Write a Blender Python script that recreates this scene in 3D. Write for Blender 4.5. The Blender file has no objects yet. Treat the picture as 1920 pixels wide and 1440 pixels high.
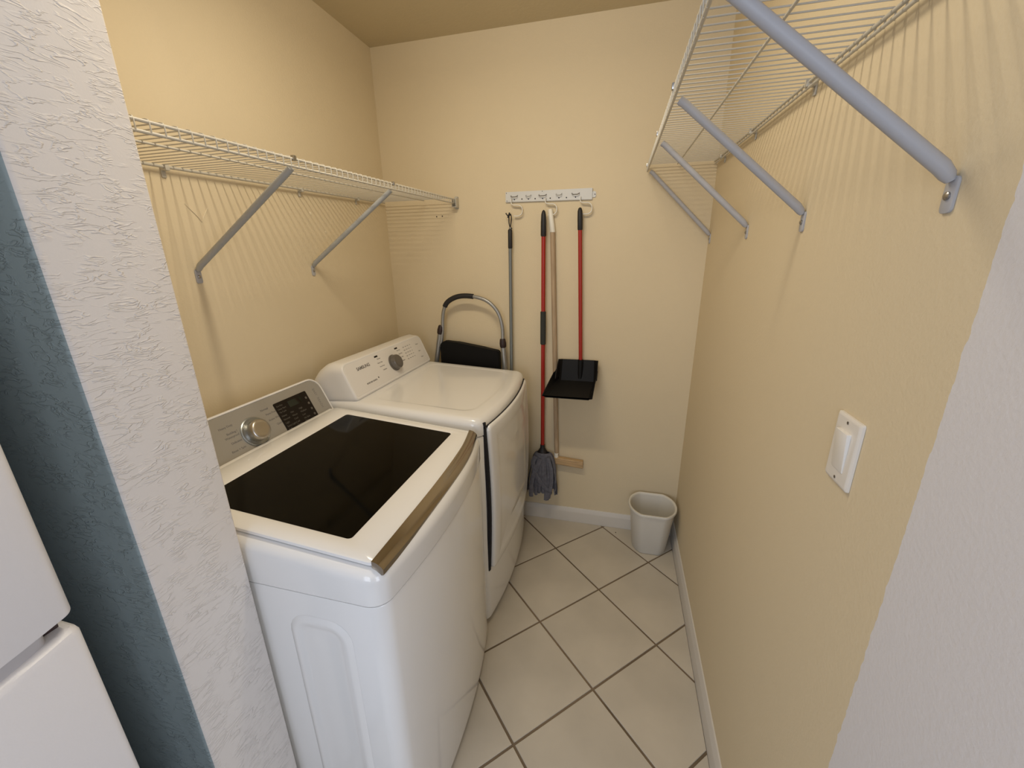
import bpy, bmesh, math, random
from mathutils import Vector, Matrix, noise
random.seed(4)
S = bpy.context.scene
COL = S.collection
PI = math.pi

# ------------------------------------------------------------------ camera
camd = bpy.data.cameras.new('camera'); cam = bpy.data.objects.new('camera', camd); COL.objects.link(cam)
S.camera = cam
R_ = Vector((0.968341, 0.249205, -0.014554)); U_ = Vector((-0.061249, 0.293710, 0.953930)); F_ = Vector((-0.241999, 0.922839, -0.299675))
M_ = Matrix((R_, U_, -F_)).transposed().to_4x4(); M_.translation = Vector((-0.367452, -2.067193, 1.491200))
cam.matrix_world = M_
camd.sensor_width = 36; camd.lens = 14.2804; camd.clip_start = .02

# ------------------------------------------------------------------ light
S.view_settings.view_transform = 'Standard'; S.view_settings.look = 'None'
S.view_settings.gamma = 1; S.view_settings.exposure = 0; S.view_settings.use_curve_mapping = False
W = bpy.data.worlds.new('daylight'); S.world = W; W.use_nodes = True
W.node_tree.nodes['Background'].inputs[0].default_value = (.70, .80, 1, 1)
W.node_tree.nodes['Background'].inputs[1].default_value = .26
def area(name, loc, rot, sx, sy, power, col):
    l = bpy.data.lights.new(name, 'AREA'); l.shape = 'RECTANGLE'; l.size = sx; l.size_y = sy; l.energy = power; l.color = col
    o = bpy.data.objects.new(name, l); o.location = loc; o.rotation_euler = rot; COL.objects.link(o); return o
WARM = (1, .885, .69)
area('ceiling_lamp_down', (-.80, -1.10, 2.315), (0, 0, 0), .62, .05, 6.7, WARM)
area('ceiling_lamp_back', (-.80, -1.080, 2.335), (math.radians(68), 0, 0), .62, .05, 3.0, WARM)
area('ceiling_lamp_front', (-.80, -1.120, 2.335), (math.radians(-68), 0, 0), .62, .05, 2.3, WARM)
area('kitchen_window_light', (-.95, -3.9, 1.5), (math.radians(90), 0, 0), 1.6, 1.5, 29, (.80, .87, 1))
area('patio_door_light', (1.75, -3.45, 1.35), (math.radians(90), 0, math.radians(60)), 1.3, 1.8, 34, (.80, .86, 1))

# ------------------------------------------------------------------ materials
def mat(name, col, rough=.5, metal=0, bump=None, spec=.5, var=None, coat=0):
    m = bpy.data.materials.new(name); m.use_nodes = True; nt = m.node_tree; b = nt.nodes['Principled BSDF']
    b.inputs['Base Color'].default_value = (*col, 1); b.inputs['Roughness'].default_value = rough
    b.inputs['Metallic'].default_value = metal; b.inputs['Specular IOR Level'].default_value = spec
    b.inputs['Coat Weight'].default_value = coat
    tc = nt.nodes.new('ShaderNodeTexCoord')
    if bump:
        sc, st, dist = bump[:3]
        mp = nt.nodes.new('ShaderNodeMapping'); nt.links.new(tc.outputs['Object'], mp.inputs[0])
        if len(bump) > 3: mp.inputs['Scale'].default_value = bump[3]
        n = nt.nodes.new('ShaderNodeTexNoise'); n.inputs['Scale'].default_value = sc; n.inputs['Detail'].default_value = 3
        nt.links.new(mp.outputs[0], n.inputs['Vector'])
        bp = nt.nodes.new('ShaderNodeBump'); bp.inputs['Strength'].default_value = st; bp.inputs['Distance'].default_value = dist
        nt.links.new(n.outputs['Fac'], bp.inputs['Height']); nt.links.new(bp.outputs[0], b.inputs['Normal'])
    if var:
        n = nt.nodes.new('ShaderNodeTexNoise'); n.inputs['Scale'].default_value = var[0]; n.inputs['Detail'].default_value = 4
        mp = nt.nodes.new('ShaderNodeMapping'); nt.links.new(tc.outputs['Object'], mp.inputs[0]); nt.links.new(mp.outputs[0], n.inputs['Vector'])
        if len(var) > 2: mp.inputs['Scale'].default_value = var[2]
        r = nt.nodes.new('ShaderNodeValToRGB'); r.color_ramp.elements[0].position = .3; r.color_ramp.elements[1].position = .7
        r.color_ramp.elements[0].color = (*[c * (1 - var[1]) for c in col], 1); r.color_ramp.elements[1].color = (*[min(1, c * (1 + var[1])) for c in col], 1)
        nt.links.new(n.outputs['Fac'], r.inputs[0]); nt.links.new(r.outputs[0], b.inputs['Base Color'])
    return m
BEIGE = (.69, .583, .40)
WHITEP = (.70, .68, .69)
m_wall = mat('beige_paint', BEIGE, .75, 0, (170, .35, .0016), .3, (2.2, .02))
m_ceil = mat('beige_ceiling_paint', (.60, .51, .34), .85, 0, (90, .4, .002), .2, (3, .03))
def knockdown(name, col, k=1.0):
    m = mat(name, col, .65, 0, None, .35); nt = m.node_tree; b = nt.nodes['Principled BSDF']
    tc = nt.nodes.new('ShaderNodeTexCoord'); mp = nt.nodes.new('ShaderNodeMapping'); mp.inputs['Rotation'].default_value = (.16, 0, 0)
    mp.inputs['Scale'].default_value = (34, 28, 100); nt.links.new(tc.outputs['Object'], mp.inputs[0])
    n = nt.nodes.new('ShaderNodeTexNoise'); n.inputs['Scale'].default_value = 1; n.inputs['Detail'].default_value = 3; n.inputs['Distortion'].default_value = .7
    nt.links.new(mp.outputs[0], n.inputs['Vector'])
    # ridges where the noise crosses its middle value
    s = nt.nodes.new('ShaderNodeMath'); s.operation = 'SUBTRACT'; s.inputs[1].default_value = .5; nt.links.new(n.outputs['Fac'], s.inputs[0])
    a = nt.nodes.new('ShaderNodeMath'); a.operation = 'ABSOLUTE'; nt.links.new(s.outputs[0], a.inputs[0])
    r = nt.nodes.new('ShaderNodeMapRange'); r.inputs['From Min'].default_value = 0; r.inputs['From Max'].default_value = .055
    r.inputs['To Min'].default_value = 1; r.inputs['To Max'].default_value = 0; r.interpolation_type = 'SMOOTHSTEP'; nt.links.new(a.outputs[0], r.inputs[0])
    # only in patches
    n2 = nt.nodes.new('ShaderNodeTexNoise'); n2.inputs['Scale'].default_value = 26; n2.inputs['Detail'].default_value = 2; nt.links.new(tc.outputs['Object'], n2.inputs['Vector'])
    r2 = nt.nodes.new('ShaderNodeMapRange'); r2.inputs['From Min'].default_value = .40; r2.inputs['From Max'].default_value = .58; nt.links.new(n2.outputs['Fac'], r2.inputs[0])
    mu = nt.nodes.new('ShaderNodeMath'); mu.operation = 'MULTIPLY'; nt.links.new(r.outputs[0], mu.inputs[0]); nt.links.new(r2.outputs[0], mu.inputs[1])
    n3 = nt.nodes.new('ShaderNodeTexNoise'); n3.inputs['Scale'].default_value = 260; nt.links.new(tc.outputs['Object'], n3.inputs['Vector'])
    ad = nt.nodes.new('ShaderNodeMath'); ad.operation = 'MULTIPLY_ADD'; ad.inputs[1].default_value = .12; nt.links.new(n3.outputs['Fac'], ad.inputs[0]); nt.links.new(mu.outputs[0], ad.inputs[2])
    bp = nt.nodes.new('ShaderNodeBump'); bp.inputs['Strength'].default_value = .62 * k; bp.inputs['Distance'].default_value = .0020
    nt.links.new(ad.outputs[0], bp.inputs['Height']); nt.links.new(bp.outputs[0], b.inputs['Normal'])
    return m
m_jamb = knockdown('textured_offwhite_paint', (.69, .645, .60))
m_teal = knockdown('textured_teal_paint', (.27, .33, .34), 1.15)
# right wall: beige in the laundry room, white in the kitchen, hand cut paint line at y = -1.525
def two_paint():
    m = mat('beige_and_white_paint', BEIGE, .75, 0, (170, .35, .0016), .3); nt = m.node_tree; b = nt.nodes['Principled BSDF']
    g = nt.nodes.new('ShaderNodeNewGeometry'); sp = nt.nodes.new('ShaderNodeSeparateXYZ'); nt.links.new(g.outputs['Position'], sp.inputs[0])
    n = nt.nodes.new('ShaderNodeTexNoise'); n.inputs['Scale'].default_value = 38; n.inputs['Detail'].default_value = 5; nt.links.new(g.outputs['Position'], n.inputs['Vector'])
    ma = nt.nodes.new('ShaderNodeMath'); ma.operation = 'MULTIPLY_ADD'; ma.inputs[1].default_value = .013; nt.links.new(n.outputs['Fac'], ma.inputs[0]); nt.links.new(sp.outputs['Y'], ma.inputs[2])
    gt = nt.nodes.new('ShaderNodeMath'); gt.operation = 'GREATER_THAN'; gt.inputs[1].default_value = -1.519; nt.links.new(ma.outputs[0], gt.inputs[0])
    mx = nt.nodes.new('ShaderNodeMix'); mx.data_type = 'RGBA'; mx.inputs[6].default_value = (*WHITEP, 1); mx.inputs[7].default_value = (*BEIGE, 1)
    nt.links.new(gt.outputs[0], mx.inputs[0]); nt.links.new(mx.outputs[2], b.inputs['Base Color'])
    return m
m_wallr = two_paint()
m_trim = mat('white_trim_paint', (.64, .60, .54), .45, 0, (40, .3, .002))
m_tile = mat('cream_ceramic_tile', (.56, .505, .415), .38, 0, (24, .12, .001), .5, (4, .09))
m_grout = mat('brown_grout', (.20, .150, .10), .95, 0, (200, .5, .001), .2, (3, .35))
m_app = mat('white_enamel', (.78, .77, .75), .16, 0, None, .5, None, .3)
m_applast = mat('white_plastic', (.78, .76, .73), .3)
m_gry = mat('silver_grey_panel', (.36, .34, .30), .42, .35)
m_dkp = mat('dark_display', (.010, .007, .005), .3, 0, None, .2)
m_chrome = mat('chrome', (.62, .60, .57), .10, 1)
m_knobm = mat('brushed_knob_metal', (.50, .47, .42), .30, 1)
m_knobd = mat('dark_grey_knob', (.16, .145, .13), .28, .4)
m_handle = mat('brown_chrome_handle', (.36, .32, .265), .15, 1)
m_ink = mat('grey_print', (.16, .15, .14), .6)
m_inkl = mat('light_print', (.24, .23, .21), .6)
m_black = mat('black_rubber', (.012, .011, .012), .55)
m_stool = mat('black_step_plastic', (.006, .0055, .005), .6, 0, None, .15)
m_gap = mat('dark_gap', (.008, .007, .010), .8)
m_drum = mat('steel_drum', (.30, .30, .29), .3, .8)
m_wire = mat('white_coated_wire', (.53, .50, .43), .4)
m_brace = mat('white_coated_steel', (.42, .42, .44), .5)
m_brace2 = mat('grey_coated_steel', (.40, .41, .41), .5)
m_screw = mat('steel_screw', (.40, .39, .38), .3, 1)
m_red = mat('red_painted_tube', (.34, .016, .008), .32)
m_wood = mat('bare_wood_pole', (.42, .31, .20), .7, 0, None, .3, (9, .18, (20, 20, 1.2)))
m_wood2 = mat('pine_block', (.50, .34, .18), .65, 0, None, .3, (9, .2, (2, 20, 20)))
m_polegr = mat('grey_aluminium_tube', (.20, .215, .21), .4, .4)
m_alu = mat('satin_aluminium_tube', (.33, .33, .32), .35, .6)
m_white = mat('white_plastic_tip', (.80, .77, .68), .5)
m_mop = mat('grey_microfibre_cloth', (.15, .15, .175), .95, 0, (300, .8, .002), .1, (60, .2))
m_pan = mat('black_dustpan_plastic', (.008, .0075, .007), .55, 0, None, .2)
m_bin = mat('cream_white_bin_plastic', (.72, .69, .62), .42)
m_switch = mat('white_switch_plastic', (.76, .72, .66), .35)
m_fridge = mat('pebbled_white_enamel', (.76, .75, .77), .35, 0, (420, .25, .0008), .5)
m_fgrip = mat('grey_handle_insert', (.52, .51, .53), .35)
m_fdark = mat('dark_brown_recess', (.05, .03, .03), .6)
m_plaster = mat('bare_plaster_patch', (.78, .68, .50), .9, 0, (80, .6, .002))
def glass_mat():
    m = bpy.data.materials.new('smoked_glass'); m.use_nodes = True; nt = m.node_tree; nt.nodes.clear()
    o = nt.nodes.new('ShaderNodeOutputMaterial'); t = nt.nodes.new('ShaderNodeBsdfTransparent'); t.inputs[0].default_value = (.08, .08, .055, 1)
    g = nt.nodes.new('ShaderNodeBsdfGlossy'); g.inputs['Roughness'].default_value = .06; g.inputs['Color'].default_value = (1, 1, 1, 1)
    f = nt.nodes.new('ShaderNodeFresnel'); f.inputs['IOR'].default_value = 1.19; mx = nt.nodes.new('ShaderNodeMixShader')
    nt.links.new(f.outputs[0], mx.inputs[0]); nt.links.new(t.outputs[0], mx.inputs[1]); nt.links.new(g.outputs[0], mx.inputs[2]); nt.links.new(mx.outputs[0], o.inputs[0])
    return m
m_glass = glass_mat()

# ------------------------------------------------------------------ object helpers
WL = {}
def link(o, parent=None, wloc=Vector((0, 0, 0))):
    COL.objects.link(o); WL[o.name] = Vector(wloc)
    if parent is not None:
        o.parent = parent; o.location = Vector(wloc) - WL[parent.name]
    else: o.location = wloc
def obj(name, bm, m, parent=None, smooth=40, kind=None, label=None):
    """links a bmesh given in world coordinates as one mesh object, origin at the centre of its bounds"""
    lo = Vector((min(v.co[i] for v in bm.verts) for i in range(3))); hi = Vector((max(v.co[i] for v in bm.verts) for i in range(3)))
    c = (lo + hi) / 2
    bmesh.ops.translate(bm, verts=bm.verts, vec=-c)
    bmesh.ops.recalc_face_normals(bm, faces=bm.faces)
    if smooth:
        for f in bm.faces: f.smooth = True
        for e in bm.edges:
            if len(e.link_faces) == 2 and e.calc_face_angle(0) > math.radians(smooth): e.smooth = False
    me = bpy.data.meshes.new(name); bm.to_mesh(me); bm.free()
    for mm in (m if isinstance(m, (list, tuple)) else [m]): me.materials.append(mm)
    o = bpy.data.objects.new(name, me); link(o, parent, c)
    if kind: o['kind'] = kind
    if label: o['label'] = label
    return o
def thing(name, loc, label, cat, group=None):
    o = bpy.data.objects.new(name, None); o.empty_display_size = .1; link(o, None, Vector(loc)); return tag(o, label, cat, group)
def tag(o, label, cat, group=None):
    o['label'] = label; o['category'] = cat
    if group: o['group'] = group
    return o
def dup_part(src, parent, wloc):
    o = src.copy(); link(o, parent, wloc); return o
def NB(): return bmesh.new()
def box(bm, x0, x1, y0, y1, z0, z1, bev=0, seg=2):
    n = bmesh.ops.create_cube(bm, size=1, matrix=Matrix.Translation(((x0 + x1) / 2, (y0 + y1) / 2, (z0 + z1) / 2)) @ Matrix.Diagonal((x1 - x0, y1 - y0, z1 - z0, 1)))
    if bev:
        es = list({e for v in n['verts'] for e in v.link_edges})
        bmesh.ops.bevel(bm, geom=es, offset=bev, segments=seg, profile=.5, affect='EDGES')
    return bm
def loft(bm, rings, cap0=True, cap1=True, closed=True):
    vs = [[bm.verts.new(p) for p in r] for r in rings]
    n = len(vs[0])
    for a, b in zip(vs, vs[1:]):
        for i in range(n if closed else n - 1):
            j = (i + 1) % n
            try: bm.faces.new((a[i], a[j], b[j], b[i]))
            except ValueError: pass
    if cap0: bm.faces.new(vs[0][::-1])
    if cap1: bm.faces.new(vs[-1])
    return vs
def tube(bm, pts, r, n=8, ry=None, up=None, caps=True, closed=False):
    """sweep along pts; r scalar or list; ry = second radius (flattened section)"""
    pts = [Vector(p) for p in pts]; N = len(pts); rs = r if isinstance(r, (list, tuple)) else [r] * N
    t = []
    for i in range(N):
        a = pts[i - 1] if (i > 0 or closed) else pts[i]; b = pts[(i + 1) % N] if (i < N - 1 or closed) else pts[i]
        t.append((b - a).normalized())
    u = Vector(up) if up else (Vector((0, 0, 1)) if abs(t[0].z) < .9 else Vector((0, 1, 0)))
    rings = []
    for i in range(N):
        u = (u - t[i] * u.dot(t[i])).normalized(); v = t[i].cross(u)
        k = (ry / r) if (ry and not isinstance(r, (list, tuple))) else 1
        rings.append([pts[i] + u * (rs[i] * math.cos(2 * PI * j / n)) + v * (rs[i] * k * math.sin(2 * PI * j / n)) for j in range(n)])
    if closed: rings.append(rings[0]); loft(bm, rings, False, False)
    else: loft(bm, rings, caps, caps)
    return bm
def catmull(P, sub=6, closed=False):
    P = [Vector(p) for p in P]; out = []; n = len(P)
    for i in range(n if closed else n - 1):
        p0 = P[i - 1] if (i > 0 or closed) else P[0]; p1 = P[i]; p2 = P[(i + 1) % n]; p3 = P[(i + 2) % n] if (i + 2 < n or closed) else P[-1]
        for k in range(sub):
            s = k / sub
            out.append(.5 * ((2 * p1) + (p2 - p0) * s + (2 * p0 - 5 * p1 + 4 * p2 - p3) * s * s + (3 * p1 - p0 - 3 * p2 + p3) * s ** 3))
    if not closed: out.append(P[-1])
    return out
def rr(u0, u1, v0, v1, r, bulge=0, nc=5, ns=12, rs=None, skew=0):
    """rounded rectangle in 2-D (same point count whatever the sizes); bulge pushes the +u side outward"""
    rs = rs or (r, r, r, r)            # corners: (u1,v0) (u1,v1) (u0,v1) (u0,v0)
    cs = [(u1 - rs[0], v0 + rs[0], -90, rs[0]), (u1 - rs[1], v1 - rs[1], 0, rs[1]), (u0 + rs[2], v1 - rs[2], 90, rs[2]), (u0 + rs[3], v0 + rs[3], 180, rs[3])]
    P = []
    for k, (cu, cv, a0, q) in enumerate(cs):
        for i in range(nc + 1):
            a = math.radians(a0 + 90 * i / nc); P.append((cu + q * math.cos(a), cv + q * math.sin(a)))
        nx = cs[(k + 1) % 4]; a = math.radians(nx[2]); e = (nx[0] + nx[3] * math.cos(a), nx[1] + nx[3] * math.sin(a)); s = P[-1]
        for i in range(1, ns): P.append((s[0] + (e[0] - s[0]) * i / ns, s[1] + (e[1] - s[1]) * i / ns))
    if bulge:
        vm = (v0 + v1) / 2; hv = (v1 - v0) / 2
        P = [(u + (bulge * (1 - ((v - vm) / hv) ** 2) - skew * (v - vm) / hv) * max(0, (u - u0) / (u1 - u0)), v) for u, v in P]
    return P
class Face:
    def __init__(s, O, T):
        s.O = Vector(O); s.V = (Vector(T) - s.O).normalized(); s.U = Vector((0, 1, 0)); s.N = s.U.cross(s.V)
    def p(s, u, v, h=0): return s.O + s.U * u + s.V * v + s.N * h
    def ring(s, P, h): return [s.p(u, v, h) for u, v in P]
    def plate(s, bm, u0, u1, v0, v1, r, h0, h1, bev=.0006, rs=None):
        loft(bm, [s.ring(rr(u0, u1, v0, v1, r, 0, 4, 3, rs), h0), s.ring(rr(u0, u1, v0, v1, r, 0, 4, 3, rs), h1 - bev),
                  s.ring(rr(u0 + bev, u1 - bev, v0 + bev, v1 - bev, max(r - bev, .0002), 0, 4, 3, rs and tuple(max(q - bev, .0002) for q in rs)), h1)]); return bm
    def disc(s, bm, u, v, prof, n=32):
        loft(bm, [[s.p(u + q * math.cos(2 * PI * i / n), v + q * math.sin(2 * PI * i / n), h) for i in range(n)] for q, h in prof]); return bm
    def mat4(s, u, v, h):
        m = Matrix((s.U, s.V, s.N)).transposed().to_4x4(); m.translation = s.p(u, v, h); return m
def text(name, body, size, M, m, parent, align='LEFT', depth=.0002, sx=1, bold=0):
    c = bpy.data.curves.new(name, 'FONT'); c.body = body; c.size = size; c.extrude = depth; c.align_x = align; c.offset = bold
    t = bpy.data.objects.new(name, c); COL.objects.link(t)
    dg = bpy.context.evaluated_depsgraph_get(); me = bpy.data.meshes.new_from_object(t.evaluated_get(dg))
    bpy.data.objects.remove(t); bm = NB(); bm.from_mesh(me); bpy.data.meshes.remove(me)
    bmesh.ops.transform(bm, matrix=M @ Matrix.Diagonal((sx, 1, 1, 1)), verts=bm.verts)
    return obj(name, bm, m, parent, 0)

# ------------------------------------------------------------------ room
LX = -1.578; HZ = 2.44; FX = -2.4; NY = -3.6      # left wall, ceiling, kitchen extents
YJ0, YJ1, XJ = -1.688, -1.525, -1.10
def struct(name, bm, m, smooth=0):
    o = obj(name, bm, m, None, smooth); o['kind'] = 'structure'; return o
floor = struct('floor', box(NB(), FX, 2.2, NY, .1, -.10, -.0035), m_grout)
# diagonal ceramic tiles, each clipped to the room
def clip(poly, a, b, c):                              # keep a*x+b*y <= c
    out = []
    for i in range(len(poly)):
        p, q = poly[i], poly[(i + 1) % len(poly)]; dp = a * p[0] + b * p[1] - c; dq = a * q[0] + b * q[1] - c
        if dp <= 0: out.append(p)
        if dp * dq < 0: t = dp / (dp - dq); out.append((p[0] + (q[0] - p[0]) * t, p[1] + (q[1] - p[1]) * t))
    return out
TS = .33394; ang = math.radians(44.63); ca, sa = math.cos(ang), math.sin(ang); g = .0042
def gp(i, j): return (-.3784 + (i * ca - j * sa) * TS, -.0225 - (i * sa + j * ca) * TS)
for i in range(-9, 14):
    for j in range(-6, 14):
        e = g / TS; P = [gp(i + e, j + e), gp(i + 1 - e, j + e), gp(i + 1 - e, j + 1 - e), gp(i + e, j + 1 - e)]
        for c in ((1, 0, -.014), (-1, 0, 2.2), (0, 1, -.014), (0, -1, 2.7)): P = clip(P, *c) if P else P
        if not P or len(P) < 3: continue
        # behind the left wall of the laundry room and inside the partition there is no tile
        if all(p[0] < LX for p in P) and all(p[1] > YJ0 for p in P): continue
        if any(p[0] < LX for p in P) and min(p[1] for p in P) > YJ1: P = clip(P, -1, 0, -LX)
        A = sum(P[k][0] * P[(k + 1) % len(P)][1] - P[(k + 1) % len(P)][0] * P[k][1] for k in range(len(P))) / 2
        if abs(A) < 4e-4: continue
        cx = sum(p[0] for p in P) / len(P); cy = sum(p[1] for p in P) / len(P); bm = NB(); dz = random.uniform(-.0003, .0003)
        sh = lambda d: [(p[0] + (cx - p[0]) * d, p[1] + (cy - p[1]) * d) for p in P]
        loft(bm, [[(x, y, -.006) for x, y in P], [(x, y, -.0012 + dz) for x, y in P], [(x, y, dz) for x, y in sh(.008)]])
        obj('floor_tile', bm, m_tile, floor, 0)
wb = struct('wall_back', box(NB(), LX - .12, .12, 0, .12, -.1, HZ + .1), m_wall)
wl = struct('wall_left', box(NB(), LX - .12, LX, YJ1, 0, -.1, HZ + .1), m_wall)
wr = struct('wall_right', box(NB(), 0, .12, -2.02, 0, -.1, HZ + .1), m_wallr)
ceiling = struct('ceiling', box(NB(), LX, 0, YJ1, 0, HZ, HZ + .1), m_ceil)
struct('ceiling_kitchen', box(NB(), FX, 2.2, NY, YJ1, HZ, HZ + .1), mat('white_ceiling_paint', (.72, .71, .70), .9))
# partition with the textured end; its kitchen face is painted teal
bm = NB()
P = rr(FX, XJ, YJ0, YJ1, .006, 0, 4, 1, (.008, .004, .001, .001))
loft(bm, [[(x, y, z) for x, y in P] for z in (-.1, HZ + .1)])
for f in bm.faces:
    c = f.calc_center_median(); n = f.normal; f.normal_update()
    f.material_index = 1 if (f.normal.y < -.72) else (2 if f.normal.y > .72 else 0)
pt = struct('wall_partition', bm, [m_jamb, m_teal, m_wall], 60)
# baseboards
def baseboard(name, pts_fn, L0, L1):
    bm = NB(); prof = [(0, -.003), (.013, -.003), (.013, .060), (.0115, .068), (.008, .074), (.0065, .083), (.004, .087), (0, .088)]
    loft(bm, [[pts_fn(s, d, z) for d, z in prof] for s in (L0, L1)]); return struct(name, bm, m_trim, 30)
baseboard('baseboard_back', lambda s, d, z: (s, -d, z), LX + .001, -.001)
baseboard('baseboard_right', lambda s, d, z: (-d, s, z), -.014, -2.0)
# screw holes and plaster dabs the shelf fitters left
for px, pz in ((-1.293, 1.690), (-1.262, 1.691)):
    bm = NB(); tube(bm, [(px, -.0012, pz), (px, .002, pz)], .0032, 8); obj('screw_hole', bm, m_gap, wb)
for y, z, rr_ in ((-.832, 1.672, .006), (-.575, 1.665, .006), (-.50, 1.60, .005)):
    bm = NB(); loft(bm, [[(LX + h, y + q * (1 + .3 * math.sin(3 * a)) * math.cos(a), z + 1.3 * q * math.sin(a)) for a in [2 * PI * i / 9 for i in range(9)]] for q, h in ((rr_, -.001), (rr_ * .8, .0012), (rr_ * .3, .0018))])
    obj('plaster_dab', bm, m_plaster, wl)
# a pointed crease of torn paper below the left shelf
bm = NB(); tube(bm, [(LX + .0005, -1.085, 1.648), (LX + .002, -1.055, 1.617), (LX + .002, -1.045, 1.603), (LX + .002, -1.036, 1.618), (LX + .0005, -1.016, 1.643)], .0012, 5)
obj('paint_crease', bm, m_plaster, wl)

# ------------------------------------------------------------------ washing machine
WY0, WY1 = -1.515, -.832; XB = -1.512
wm = thing('washing_machine', (-1.15, (WY0 + WY1) / 2, 0), 'white top-loading washing machine with dark glass lid, nearest the doorway', 'washing machine')
def wtop(x): return .952 + (x + 1.39) * (-.052 / .60)
XS = -.799
bm = NB(); BUL = .034
o_ = lambda d, rc=.035: rr(XB + d, XS - d, WY0 + d, WY1 - d, max(rc - d, .004), BUL, 6, 14, (max(rc - d, .004), max(rc - d, .004), .01, .01), .010)
loft(bm, [[(x, y, z) for x, y in o_(d)] for z, d in ((.022, .012), (.028, .002), (.06, 0), (.812, 0), (.8155, .0015), (.8165, .006))])
body = obj('cabinet', bm, m_app, wm, 35)
# the pressed recess of the side panel: a sunken panel with a rounded raised border
bm = NB()
for (x0, x1) in ((-1.345, -1.235), (-1.005, -.895)):
    rings = []
    for ex, h in ((.024, .0002), (.014, .0052), (.006, .0056), (-.004, .0018), (-.012, .0010), (-.030, .0016)):
        rings.append([(x, WY0 - max(h, .0002), z) for x, z in rr(x0 - ex, x1 + ex, .16 - ex, .735 + ex, .030 + ex)])
    loft(bm, rings, False, True)
obj('side_panel_pressing', bm, m_app, wm, 60)
# top cover with the wash opening
bm = NB(); rings = []
for d, dz in ((.0015, None), (0, None)): pass
rings.append([(x, y, .8172) for x, y in o_(.006)]); rings.append([(x, y, .8180) for x, y in o_(.001)]); rings.append([(x, y, .8205) for x, y in o_(-.001)])
for k in range(0, 6):
    a = k / 5 * PI / 2; d = .030 * (1 - math.cos(a)); dz = .030 * (1 - math.sin(a))
    rings.append([(x, y, wtop(x) - dz) for x, y in o_(d - .001)])
top = rings[-1]; cx, cy = -1.10, -1.166
def onto(x, y, rx, ry, sq=.25):
    a = math.atan2((y - cy) / .33, (x - cx) / .30); return (cx + rx * math.cos(a), cy + ry * math.sin(a))
for rx, ry, dz in ((.232, .285, -.002), (.226, .279, .008), (.218, .270, .035), (.20, .235, .06)):
    rings.append([(onto(x, y, rx, ry)[0], onto(x, y, rx, ry)[1], wtop(onto(x, y, rx, ry)[0]) - dz) for x, y, z in top])
loft(bm, rings, False, False); obj('top_cover', bm, m_app, wm, 30)
# tub ring and drum seen through the glass
bm = NB(); n = 48; c2 = lambda r, z, k=n: [(cx + .01 + r * math.cos(2 * PI * i / k), cy + r * math.sin(2 * PI * i / k), z) for i in range(k)]
loft(bm, [c2(.262, .83), c2(.262, .862), c2(.250, .872), c2(.232, .868), c2(.226, .84)], False, False); obj('tub_ring', bm, mat('grey_tub_plastic', (.60, .58, .50), .35), wm, 50)
bm = NB(); loft(bm, [c2(.228, .85), c2(.232, .80), c2(.232, .42), c2(.21, .38), c2(.09, .37), c2(.08, .43), c2(.03, .45)], False, True); drum = obj('drum', bm, m_drum, wm, 50)
for i in range(8):
    a = 2 * PI * i / 8; bm = NB(); tube(bm, [(cx + .01 + .224 * math.cos(a), cy + .224 * math.sin(a), z) for z in (.45, .50, .75, .80)], [.004, .012, .012, .004], 6); obj('drum_rib', bm, m_drum, drum)
# lid frame
LY0, LY1 = WY0 + .018, WY1 - .018
bm = NB()
def lidr(d, rc=.035): return rr(-1.372 + d, -.815 - d, LY0 + d, LY1 - d, max(.004, rc - d), .008, 6, 14, (max(.016 - d, .003), max(.022 - d, .003), .01, .01), .010)
gl = rr(-1.301, -.886, -1.455, -.886, .014, .0, 6, 14)
gl2 = rr(-1.296, -.891, -1.450, -.891, .010, .0, 6, 14)
LT = lambda x, y, h: (x, y, wtop(x) + h)
rings = [[LT(x, y, .0005) for x, y in lidr(.003)], [LT(x, y, .004) for x, y in lidr(.0)], [LT(x, y, .010) for x, y in lidr(.001)], [LT(x, y, .0125) for x, y in lidr(.005)],
         [LT(x, y, .0125) for x, y in gl], [LT(x, y, .0105) for x, y in gl2], [LT(x, y, .002) for x, y in gl2]]
loft(bm, rings, False, False)
lid = obj('lid', bm, m_app, wm, 40)
bm = NB(); loft(bm, [[LT(x, y, .0072) for x, y in gl2], [LT(x, y, .0108) for x, y in gl2]]); obj('lid_glass', bm, m_glass, lid, 0, None, 'smoked dark glass window of the lid')
# chrome handle strip on the lid's front edge
bm = NB(); rings = []
IN_ = catmull([(-.813, WY0 + .020, 0), (-.812, -1.363, 0), (-.812, -1.202, 0), (-.8165, -1.067, 0), (-.825, -.969, 0), (-.843, WY1 - .018, 0)], 5)
OUT_ = catmull([(-.788, WY0 + .020, 0), (-.781, -1.38, 0), (-.779, -1.225, 0), (-.783, -1.07, 0), (-.795, -.94, 0), (-.815, WY1 - .016, 0)], 5)
for p, q_ in zip(IN_, OUT_):
    xi, y = p.x, (p.y + q_.y) / 2; w = q_.x - xi
    z = wtop(xi)
    rings.append([(xi, y, z + .0142), (xi + w * .45, y, z + .0112), (xi + w * .85, y, z + .0040), (xi + w, y, z - .002), (xi + w, y, z - .014), (xi + w * .8, y, z - .016), (xi, y, z - .002)])
loft(bm, rings); obj('lid_handle', bm, m_handle, lid, 25, None, 'polished bronze-tinted chrome grip strip')
# hinge rail and soft step between lid and console
bm = NB(); box(bm, -1.392, -1.374, LY0 + .01, LY1 - .01, wtop(-1.38) - .004, wtop(-1.38) + .007, .003); obj('hinge_cover', bm, m_applast, wm)
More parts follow.
